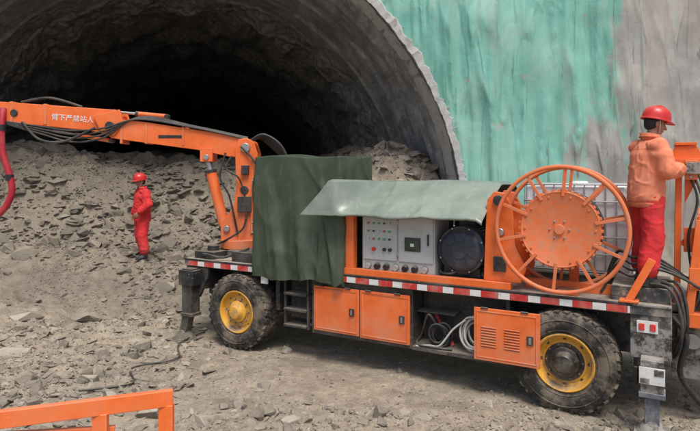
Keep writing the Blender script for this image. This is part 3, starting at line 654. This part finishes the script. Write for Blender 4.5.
bb.box(.97,1.6,.4,1.4,.45,1.1,BLACK); bb.box(1.02,1.5,.34,.40,.7,1.0,BLACK); bb.cyl((1.15,.3,.86),(1.15,.36,.86),.08,STEEL)
bb.obj('rear_pump_unit',truck,.004)
def coil(cx,y0,cz,r0,turns,seed):
    pts=[]
    for k in range(turns*24):
        t=2*math.pi*k/24; r_=r0+.02*math.sin(k*.13+seed)+.012*math.sin(k*.31+seed*2); pts.append((cx+r_*math.cos(t)*.85+.008*(k/24),y0+.024*(k/24)+.035*math.sin(t+seed),cz+r_*1.1*math.sin(t)+.025*math.sin(k*.05+seed)))
    return pts
bb=B(); bb.tube(coil(-1.08,.10,.66,.155,7,0),.012,HOSEW,8); bb.tube(spl([(-1.15,.1,.83),(-1.3,.08,.7),(-1.45,.05,.5),(-1.6,.08,.47),(-1.75,.02,.46)]),.012,HOSEW,8)
o=bb.obj('hose_coil',M=TM,origin=TM@Vector((-1.08,.2,.45))); meta(o,"coiled pale hose hanging in open truck locker","hose")
bb=B(); bb.tube(coil(-1.50,.08,.60,.11,6,2),.014,HOSEB,8); bb.tube(spl([(-1.5,.1,.7),(-1.6,.06,.85),(-1.7,.1,.6),(-1.74,.04,.48),(-1.5,.03,.47),(-1.3,.06,.47)]),.013,HOSEB,8)
o=bb.obj('hose_coil',M=TM,origin=TM@Vector((-1.5,.15,.45))); meta(o,"tangled black hose heaped in open truck locker","hose")
bb=B(); bb.cyl((-1.38,.27,.47),(-1.62,.32,.84),.022,REDH); bb.cyl((-1.36,.266,.45),(-1.40,.274,.51),.03,REDR)
o=bb.obj('red_handle_tool',bev=.004,M=TM,origin=TM@Vector((-1.4,.25,.45))); meta(o,"dull red handled tool leaning in open truck locker","tool")
tank=empty('water_tank',TM@Vector((-.05,1.4,1.25)),R(-29.28)); meta(tank,"white plastic tank in steel cage on truck deck","tank")
bb=B(); bb.box(-.575,.575,-.47,.47,.13,1.18,TANKW); bb.cyl((0,0,1.16),(0,0,1.22),.11,TANKW); bb.obj('tank_body',tank,.07)
bb=B()
for x in np.linspace(-.585,.585,11):
    for y in(-.485,.485): bb.cyl((x,y,.12),(x,y,1.18),.008,CAGE,seg=8)
for y in np.linspace(-.485,.485,8)[1:-1]:
    for x in(-.59,.59): bb.cyl((x,y,.12),(x,y,1.18),.008,CAGE,seg=8)
for z in(.14,.35,.56,.77,.98,1.18):
    bb.tube([(-.59,-.49,z),(.59,-.49,z),(.59,.49,z),(-.59,.49,z)],.010,CAGE,8,closed=True)
bb.obj('steel_cage',tank)
bb=B()
for y in(-.42,0,.42): bb.box(-.6,.6,y-.06,y+.06,.0,.09,BLACK)
bb.box(-.6,.6,-.5,.5,.09,.12,STEEL); bb.obj('pallet',tank,.004)
# ---------------------------------------------------------------- tarps
def crease(p,sc,w=.3):
    d=noise.voronoi(p*sc)[0]; return 1-min(1,(d[1]-d[0])/w)
def tarpbox(x0,x1,y0,y1,zn,zo,z1):
    bm=bmesh.new(); bmesh.ops.create_cube(bm,size=1); bmesh.ops.subdivide_edges(bm,edges=bm.edges,cuts=84,use_grid_fill=True)
    bmesh.ops.delete(bm,geom=[f for f in bm.faces if f.normal.z<-.5],context='FACES')
    for v_ in bm.verts:
        c=v_.co; t=.5-c.z; near=c.y<-.45; z0=zn if near else zo
        nrm=Vector((math.copysign(1,c.x) if abs(c.x)>.49 else 0,math.copysign(1,c.y) if abs(c.y)>.49 else 0,0))
        if nrm.length>0:nrm.normalize()
        s=c.x*(x1-x0)*(1 if abs(c.y)>.49 else 0)+c.y*(y1-y0)*(1 if abs(c.x)>.49 else 0)
        x=(x0+x1)/2+c.x*(x1-x0); y=(y0+y1)/2+c.y*(y1-y0); z=z1-t*(z1-z0)
        hem=.08*noise.noise(Vector((s*1.7,5.1,0)))*t+.03*noise.noise(Vector((s*6,2,0)))*t; z+=hem
        q=Vector((x,y,z)); w_=min(1,t*1.8)
        fd=1-min(1,abs(noise.noise(Vector((s*3.0+z*.4,z*.14,7.7))))*3.6)
        fold=(noise.noise(Vector((s*3.3+z*.5,z*.2,1.7)))*.06+fd*.06)*w_
        cr=.012*(1-min(1,abs(noise.noise(Vector((s*1.5+z*1.4,z*.6-s,3.3))))*7))
        p=q+nrm*(fold+cr+.02)
        if t<.01: p.z+=noise.noise(Vector((x*1.7,y*1.7,0)))*.05
        p.z+=.03*math.sin((c.x+.5)*math.pi*2)*(1-t)*.6
        p.x+=-.03*t if c.x<-.49 else 0
        v_.co=p
    bmesh.ops.smooth_vert(bm,verts=bm.verts,factor=.3,use_axis_x=True,use_axis_y=True,use_axis_z=True)
    for f in bm.faces: f.smooth=True
    me=bpy.data.meshes.new('tarpaulin'); bm.to_mesh(me); bm.free(); return me
def fromme(name,me,m,off):
    me.materials.append(m); me.transform(Matrix.Translation(-Vector(off)))
    o=bpy.data.objects.new(name,me); COL.objects.link(o); o.location=TM@Vector(off); o.rotation_euler=(0,0,R(-29.28)); return o
o=fromme('tarpaulin',tarpbox(-4.17,-2.80,-.03,.85,1.10,1.27,2.80),TARPG,(-3.4,.4,1.25)); meta(o,"dark olive tarpaulin draped over boxy equipment on truck deck","tarpaulin")
bm=bmesh.new(); nu,nv=240,130
prof=[(-.15,2.02),(-.135,2.07),(.2,2.24),(.62,2.43),(.8,2.47),(1.2,2.46),(1.55,2.42),(1.62,2.3),(1.64,1.9)]
ps=spl([(0,a,b_) for a,b_ in prof],12); d=[0]
for i in range(1,len(ps)): d.append(d[-1]+(ps[i]-ps[i-1]).length)
G=[]
def canopy_z(xx,y): return .014*noise.noise(Vector((xx*1.3,y*1.6,0)))+.010*(1-min(1,abs(noise.noise(Vector((xx*1.8+y*.7,y*.5,2))))*6))-.016*math.sin((xx+3.36)/2.5*math.pi*3)**2*math.exp(-((y-.3)/.35)**2)
for i in range(nu+1):
    u=i/nu; row=[]
    for j in range(nv+1):
        q=d[-1]*j/nv; k=max(0,min(len(d)-2,int(np.searchsorted(d,q))-1)); p=ps[k].lerp(ps[k+1],(q-d[k])/(d[k+1]-d[k]+1e-9))
        v1=j/nv; rise=min(1,max(0,(p.z-2.02)/.45)) if p.y<.8 else 1
        xl=-3.28+.40*rise; xx=xl+u*(-.88-xl)+.010*noise.noise(Vector((v1*6,u*2,3)))
        z=p.z+canopy_z(xx,p.y); y=p.y
        w_=float(ss(-2.45,-2.80,np.array(xx)))
        if w_>0:
            ys=-.26+.07*rise+.015*noise.noise(Vector((xx*4,z*3,0)))
            if p.y>.8: ys=-.19+.10*min(1,(p.y-.8)/.3); z=z*(1-w_)+w_*(2.47+.02*min(1,(p.y-.8)/.3))
            y=y*(1-w_)+ys*w_
        if v1<.06 or v1>.85: y+=.010*noise.noise(Vector((xx*4,1,0)))
        if j<7: z+=.018*noise.noise(Vector((xx*2.2,7,0)))*(1-j/7)
        if u>.97: z-=.04*((u-.97)/.03)
        row.append(bm.verts.new((xx,y,z)))
    G.append(row)
for i in range(nu):
    for j in range(nv):
        f=bm.faces.new((G[i][j],G[i+1][j],G[i+1][j+1],G[i][j+1])); f.smooth=True
me=bpy.data.meshes.new('canopy'); bm.to_mesh(me); bm.free()
o=fromme('tarpaulin',me,TARPL,(-2.1,.4,2.0)); sd=o.modifiers.new('s','SOLIDIFY'); sd.thickness=.003
meta(o,"pale dusty green tarpaulin sloping over control cabinet and motor","tarpaulin")
# ---------------------------------------------------------------- guard rail
bb=B(); a=Vector((-.945,2.99,1.37)); e=Vector((-2.7,2.36,1.37)); dd=(e-a)
bb.bar(a,e,.04,.085,ORANGE)
for t in (.018,.19,.5,.8,.99):
    p=a+dd*t; g_=H(p.x,p.y); bb.bar((p.x,p.y,g_),(p.x,p.y,1.335),.075,.04,ORANGE,up=(0,1,0))
    bb.box(p.x-.07,p.x+.07,p.y-.07,p.y+.07,g_-.02,g_+.012,ORANGE)
for z in (.95,.5): bb.bar(a+Vector((0,0,z-1.375)),e+Vector((0,0,z-1.375)),.03,.05,ORANGE)
bb.bar(a+dd*.16+Vector((0,.03,-.15)),a+dd*.62+Vector((0,.03,-.075)),.03,.06,ORANGE)
o=bb.obj('guard_rail',bev=.004,origin=(-.945,2.99,H(-.945,2.99))); meta(o,"orange painted steel guard rail standing on rubble","railing")
bb=B()
def gp(l): return [(x,y,H(x,y)+z) for x,y,z in l]
bb.tube(spl(gp([(-2.3,8.9,.03),(-2.5,8.2,.04),(-2.35,7.6,.03),(-2.8,7.2,.05),(-2.6,6.7,.03),(-3.1,6.4,.04)])),.012,HOSEB,8)
o=bb.obj('ground_cable',origin=(-2.5,7.6,H(-2.5,7.6))); meta(o,"thin black cable lying on dirt ground","cable")
# ---------------------------------------------------------------- people
_ico=None
def icoverts():
    global _ico
    if _ico is None:
        bm=bmesh.new(); bmesh.ops.create_icosphere(bm,subdivisions=3,radius=1); _ico=[v_.co.copy() for v_ in bm.verts]; bm.free()
    return _ico
def fuse(name,caps,voxel,mats,parent,smooth=4,wr=0,seed=0):
    big=bmesh.new()
    for c in caps:
        p0,r0,p1,r1=c[:4]; Rm=c[4] if len(c)>4 else Matrix.Identity(3)
        bm=bmesh.new()
        for p,r_ in ((p0,r0),(p1,r1)):
            if p is None: continue
            if not isinstance(r_,tuple): r_=(r_,)*3
            for q in icoverts(): bm.verts.new(Vector(p)+Rm@Vector((q.x*r_[0],q.y*r_[1],q.z*r_[2])))
        bmesh.ops.convex_hull(bm,input=bm.verts); bmesh.ops.delete(bm,geom=[v_ for v_ in bm.verts if not v_.link_faces],context='VERTS')
        bmesh.ops.recalc_face_normals(bm,faces=bm.faces)
        t=bpy.data.meshes.new('t'); bm.to_mesh(t); bm.free(); big.from_mesh(t); bpy.data.meshes.remove(t)
    me=bpy.data.meshes.new(name); big.to_mesh(me); big.free()
    o=bpy.data.objects.new(name,me); COL.objects.link(o)
    md=o.modifiers.new('r','REMESH'); md.mode='VOXEL'; md.voxel_size=voxel
    if smooth: ms=o.modifiers.new('s','SMOOTH'); ms.factor=.5; ms.iterations=smooth
    bpy.context.view_layer.update(); dg=bpy.context.evaluated_depsgraph_get()
    m2=bpy.data.meshes.new_from_object(o.evaluated_get(dg)); o.modifiers.clear(); o.data=m2; m2.name=name
    m2.materials.clear()
    for m in mats: m2.materials.append(m)
    if wr:
        nn=[v_.normal.copy() for v_ in m2.vertices]
        for v_,n_ in zip(m2.vertices,nn):
            c=v_.co; a=noise.noise(Vector((c.x*4+seed,c.y*4,c.z*5+c.x*4)))
            b1_=1-abs(noise.noise(Vector((c.x*4+seed,c.y*4,c.z*9+c.x*7+c.y*5))))*4.5; b2_=1-abs(noise.noise(Vector((c.x*6-c.z*5,c.y*6+seed,c.z*6))))*5
            msk=.5+noise.noise(Vector((c.x*3,c.y*3+seed,c.z*3)))
            v_.co=c+n_*(a*wr+max(0,b1_)*wr*.8*max(0,msk)+max(0,b2_)*wr*.7)
    m2.polygons.foreach_set('use_smooth',[True]*len(m2.polygons)); m2.update()
    o.parent=parent; return o
def handcaps(w,d,n,side,curl,g=0.):
    w=Vector(w);d=Vector(d).normalized();n=Vector(n); n=(n-d*n.dot(d)).normalized(); t=d.cross(n).normalized()*side
    C=[]
    for k in range(4):
        o=.031-.0205*k; C.append((w+t*o*.55+d*.008,.016+g,w+d*(.088-.004*abs(k-1))+t*o,.0125+g))
        base=w+d*(.088-.004*abs(k-1))+t*o; L=[.070,.080,.074,.058][k]; ang=0; p=base; r_=.0098
        for f,c in zip((.45,.30,.25),(curl,curl*1.3,curl*.8)):
            ang+=c; q=p+(d*math.cos(ang)+n*math.sin(ang))*L*f; C.append((p,r_+g,q,r_*.92+g)); p=q; r_*=.92
    p=w+d*.022+t*.026; q=p+(d*.6+t*.65+n*.35).normalized()*.042; r2=q+(d*.8+t*.1+n*.6*max(.3,curl)).normalized()*.03; r3=r2+(d*.7+n*.8*max(.3,curl)-t*.2).normalized()*.024
    C+=[(p,.017+g,q,.013+g),(q,.0125+g,r2,.011+g),(r2,.011+g,r3,.009+g)]
    return C
def make_person(loc,rz,P,top,bot,label,glove=None,trim=None):
    E=empty('person',loc,rz); meta(E,label,"person")
    pel,wst,ch,nk,hd=[Vector(P[k]) for k in('pel','wst','ch','nk','hd')]
    Rh=(Matrix.Rotation(P.get('hyaw',0),3,'Z')@Matrix.Rotation(P.get('hpit',0),3,'Y'))
    body=[(pel,(.095,.15,.09),wst,(.085,.13,.08)),(wst,(.085,.13,.08),ch,(.10,.155,.11)),(ch,(.10,.155,.11),ch+Vector((0,0,.12)),(.07,.15,.04)),(ch+Vector((.0,0,.16)),.06,nk,.054),(nk,.054,hd+Rh@Vector((-.01,0,-.05)),.052)]
    f=lambda x,y,z: hd+Rh@Vector((x,y,z))
    body+=[(f(-.012,0,.025),(.095,.076,.088),None,0,Rh),(f(.025,0,-.01),(.066,.066,.085),f(.042,0,-.082),(.035,.038,.028),Rh),(f(.086,0,.008),.010,f(.108,0,-.028),.0135),(f(.098,-.012,-.032),.008,f(.098,.012,-.032),.008),
           (f(.083,-.03,.022),.011,f(.083,.03,.022),.011),(f(.079,-.018,-.060),.010,f(.079,.018,-.060),.010),(f(.064,-.04,-.02),.022,f(.064,.04,-.02),.022)]
    for s in(-1,1): body.append((f(-.005,s*.076,.012),(.018,.008,.022),f(-.002,s*.074,-.022),(.010,.007,.012),Rh))
    jac=[(pel+Vector((-.01,0,-.06)),(.160,.200,.05),ch+Vector((-.015,0,.03)),(.160,.190,.09)),
         (ch+Vector((-.015,0,.03)),(.160,.190,.09),nk+Vector((-.025,0,-.05)),(.095,.12,.03)),
         (nk+Vector((-.02,0,-.04)),(.082,.085,.02),nk+Vector((-.012,0,.015)),(.072,.074,.014))]
    tro=[(pel+Vector((0,0,.03)),(.12,.165,.06),pel+Vector((0,0,-.10)),(.13,.175,.07))]
    boots=[];cuffs=[]
    for s,key in((1,'L'),(-1,'R')):
        sh,el,wr=[Vector(P[k+key]) for k in('sh','el','wr')]; hp,kn,an=[Vector(P[k+key]) for k in('hp','kn','an')]
        body+=[(ch+Vector((0,s*.1,.10)),.06,sh,.055),(sh,.055,el,.042),(el,.042,el.lerp(wr,.35),.042),(el.lerp(wr,.35),.042,wr,.028)]
        ha=(wr+(wr-el).normalized()*.01,P['hdir'+key],P['hn'+key],P.get('hs'+key,1),P.get('curl'+key,.5))
        body+=handcaps(*ha)
        if glove and key=='R': fuse('glove',handcaps(*ha,g=.006)+[(wr-(wr-el).normalized()*.03,.042,wr+(wr-el).normalized()*.02,.032)],.005,[glove],E,2)
        fa=(wr-el).normalized()
        jac+=[(nk+Vector((-.02,s*.05,-.06)),(.09,.06,.03),sh+Vector((-.01,-s*.01,-.03)),(.098,.07,.072)),
              (ch+Vector((-.01,s*.06,.02)),(.14,.10,.12),sh.lerp(el,.45),.088),
              (sh+Vector((-.005,-s*.01,-.02)),.078,el,.088),(el,.090,wr-fa*.07,.076)]
        cuffs.append((wr-fa*.07,.072,wr-fa*.025,.062))
        body+=[(hp,.085,kn,.055),(kn,.055,kn.lerp(an,.3),.056),(kn.lerp(an,.3),.056,an,.038)]
        tro+=[(hp+Vector((0,0,-.02)),(.118,.108,.1),kn,.104),(kn,.104,an+Vector((0,0,.13)),.100),(an+Vector((0,0,.13)),.100,an+Vector((0,0,.09)),.092)]
        fd=Vector(P['toe'+key]).normalized()
        boots.append([(an+Vector((0,0,.14)),.060,an,.055),(an+Vector((0,0,-.03))-fd*.03,(.048,.048,.04),an+Vector((0,0,-.045))+fd*.14,(.047,.045,.036)),(an+Vector((0,0,-.065))-fd*.04,(.04,.04,.02),an+Vector((0,0,-.068))+fd*.15,(.047,.047,.018))])
    o=fuse('body',body,.0055,[SKIN,EYE,LIP],E,2)
    for pl in o.data.polygons:
        c=Vector(pl.center)
        for s in(-1,1):
            q=Rh.transposed()@(c-f(.083,s*.031,.006))
            if (q.x/.03)**2+(q.y/.013)**2+(q.z/.006)**2<1: pl.material_index=1
        q=Rh.transposed()@(c-f(.09,0,-.06))
        if abs(q.x)<.025 and abs(q.y)<.022 and abs(q.z)<.007: pl.material_index=2
    jo=fuse('jacket',jac,.009,[top,trim or top],E,4,.010,P.get('seed',1)); fuse('trousers',tro,.010,[bot],E,6,.008,P.get('seed',1)+3)
    tm=trim or top
    for cf in cuffs: fuse('cuff',[cf],.007,[tm],jo,1)
    fuse('waistband',[(pel+Vector((-.01,0,-.135)),(.152,.195,.012),pel+Vector((-.01,0,-.09)),(.158,.20,.012))],.009,[tm],jo,1,.004,5)
    cb=B(); nn_=40
    for rr0,rr1,z0_,z1_ in ((.078,.088,-.045,.028),(.090,.104,.024,-.012)):
        Pv=[];Fv=[]
        for k in range(nn_+1):
            t=R(28)+(2*math.pi-R(56))*k/nn_
            c0=nk+Vector((-.018,0,0)); Pv+=[c0+Vector((rr0*math.cos(t),rr0*1.05*math.sin(t),z0_)),c0+Vector((rr1*math.cos(t)-.004,rr1*1.05*math.sin(t),z1_-.02*math.cos(t)))]
        for k in range(nn_): Fv.append((2*k,2*k+2,2*k+3,2*k+1))
        cb.add(Pv,Fv,tm)
    co_=cb.obj('collar',jo); so=co_.modifiers.new('s','SOLIDIFY'); so.thickness=.006
    if trim:
        for pl in jo.data.polygons:
            c=pl.center
            if (abs(c[2]-1.375)<.006 and c[0]<.0 and abs(c[1])<.2) : pl.material_index=1
    for bt in boots: fuse('boot',bt,.008,[DARKC],E,2)
    fuse('hair',[(f(-.022,0,.028),(.092,.082,.085),f(-.045,0,-.03),(.055,.068,.04),Rh)],.008,[HAIR],E,2)
    M=Matrix.Translation(f(-.005,0,.05))@(Rh.to_4x4())
    hb=B(); n_=40; rings=[(1.0,.0),(1.0,.02),(.97,.05),(.87,.085),(.70,.11),(.45,.128),(.2,.135)]
    Pv=[];Fv=[]
    for rr,z in rings:
        for k in range(n_):
            t=2*math.pi*k/n_; Pv.append(M@Vector((.135*rr*math.cos(t),.112*rr*math.sin(t),z+(.006*math.exp(-(math.sin(t)/.25)**2)*rr if z>.03 else 0))))
    for i in range(len(rings)-1):
        for k in range(n_): l=(k+1)%n_; Fv.append((i*n_+k,i*n_+l,(i+1)*n_+l,(i+1)*n_+k))
    Pv.append(M@Vector((0,0,.137))); top_=len(Pv)-1
    for k in range(n_): Fv.append(((len(rings)-1)*n_+k,(len(rings)-1)*n_+(k+1)%n_,top_))
    b0=len(Pv)
    for k in range(n_):
        t=2*math.pi*k/n_; ext=1.10+(.30*max(0,math.cos(t))**2); Pv.append(M@Vector((.135*ext*math.cos(t),.112*(1.08)*math.sin(t),-.012-.010*max(0,math.cos(t)))))
    for k in range(n_): l=(k+1)%n_; Fv.append((k,b0+k,b0+l,l))
    hb.add(Pv,Fv,HELM)
    for y in(-.035,0,.035): hb.tube([M@Vector((.115*math.cos(a_)*.95,y,.128*math.sin(a_)+.008-.3*y*y)) for a_ in np.linspace(.5,2.64,14)],.007,HELM,6)
    ho=hb.obj('helmet',E,0,sharp=50); so=ho.modifiers.new('s','SOLIDIFY'); so.thickness=.004; so.offset=1
    cs=B(); cs.tube(spl([f(.01,.082,.04),f(.03,.07,-.05),f(.045,0,-.118),f(.03,-.07,-.05),f(.01,-.082,.04)]),.004,STRAP,6); cs.obj('chin_strap',E)
    return E
PR=dict(pel=(0,0,.93),wst=(.02,0,1.08),ch=(.03,0,1.28),nk=(.06,0,1.50),hd=(.095,0,1.63),hpit=.22,hyaw=-.25,
 shL=(.03,.18,1.43),elL=(.12,.26,1.17),wrL=(.33,.17,1.30),hdirL=(.9,-.25,.2),hnL=(.1,-.2,-1),hsL=-1,curlL=.75,
 shR=(.03,-.18,1.43),elR=(.05,-.25,1.16),wrR=(.26,-.17,1.17),hdirR=(.9,.3,.15),hnR=(.1,.2,-1),hsR=1,curlR=.6,
 hpL=(.0,.09,.90),knL=(.06,.11,.49),anL=(.03,.13,.09),toeL=(1,.2,0),
 hpR=(.0,-.09,.90),knR=(-.01,-.12,.49),anR=(-.07,-.14,.09),toeR=(1,-.25,0),seed=2)
pr=TM@Vector((.74,.30,1.40))
pe=make_person(pr,R(5),PR,SALM,REDC,"worker in red helmet, faded orange jacket and red trousers at levers",GLOVE,SALM2); pe.scale=(1.03,)*3
PL=dict(pel=(0,0,.93),wst=(0,0,1.08),ch=(.01,0,1.28),nk=(.02,0,1.50),hd=(.04,0,1.63),hpit=.12,hyaw=.2,
 shL=(0,.18,1.43),elL=(-.0,.28,1.16),wrL=(.16,.25,1.0),hdirL=(.65,-.1,-.7),hnL=(0,-1,0),hsL=1,curlL=.4,
 shR=(0,-.18,1.43),elR=(-.04,-.28,1.16),wrR=(.06,-.29,.93),hdirR=(.3,.1,-.9),hnR=(0,1,0),hsR=-1,curlR=.4,
 hpL=(0,.09,.90),knL=(.05,.13,.49),anL=(.03,.17,.09),toeL=(1,.3,0),
 hpR=(0,-.09,.90),knR=(.0,-.12,.49),anR=(-.09,-.15,.09),toeR=(1,-.3,0),seed=8)
pe=make_person((-4.53,12.2,H(-4.53,12.2)+.02),R(222),PL,REDC,REDC,"worker in red helmet and red overalls standing on rubble"); pe.scale=(1.08,1.08,1.02)
# ---------------------------------------------------------------- light, camera
W=bpy.data.worlds.new("World"); S.world=W; W.use_nodes=True; nt=W.node_tree
bg=nt.nodes['Background']; sky=nt.nodes.new('ShaderNodeTexSky'); sky.sky_type='NISHITA'; sky.sun_disc=False
sky.sun_elevation=R(63); sky.sun_rotation=R(165); sky.dust_density=3; sky.air_density=1
nt.links.new(sky.outputs[0],bg.inputs[0]); bg.inputs[1].default_value=.15
L=bpy.data.lights.new('sun','SUN'); L.energy=3.0; L.angle=R(24); L.color=(1,.97,.92)
lo=bpy.data.objects.new('sun',L); COL.objects.link(lo)
az=R(165); el=R(63); dirv=Vector((math.sin(az)*math.cos(el),math.cos(az)*math.cos(el),math.sin(el)))
lo.rotation_euler=dirv.to_track_quat('Z','Y').to_euler(); lo.location=(0,-5,20)
cam=bpy.data.cameras.new('camera'); cam.sensor_width=36; cam.lens=28.8; cam.shift_y=-41.5/700; cam.clip_end=1500; cam.clip_start=.05
co=bpy.data.objects.new('camera',cam); COL.objects.link(co); co.location=(0,0,2.56); co.rotation_euler=(R(90),0,0)
S.camera=co
S.view_settings.view_transform='Standard'; S.view_settings.look='None'; S.view_settings.exposure=0
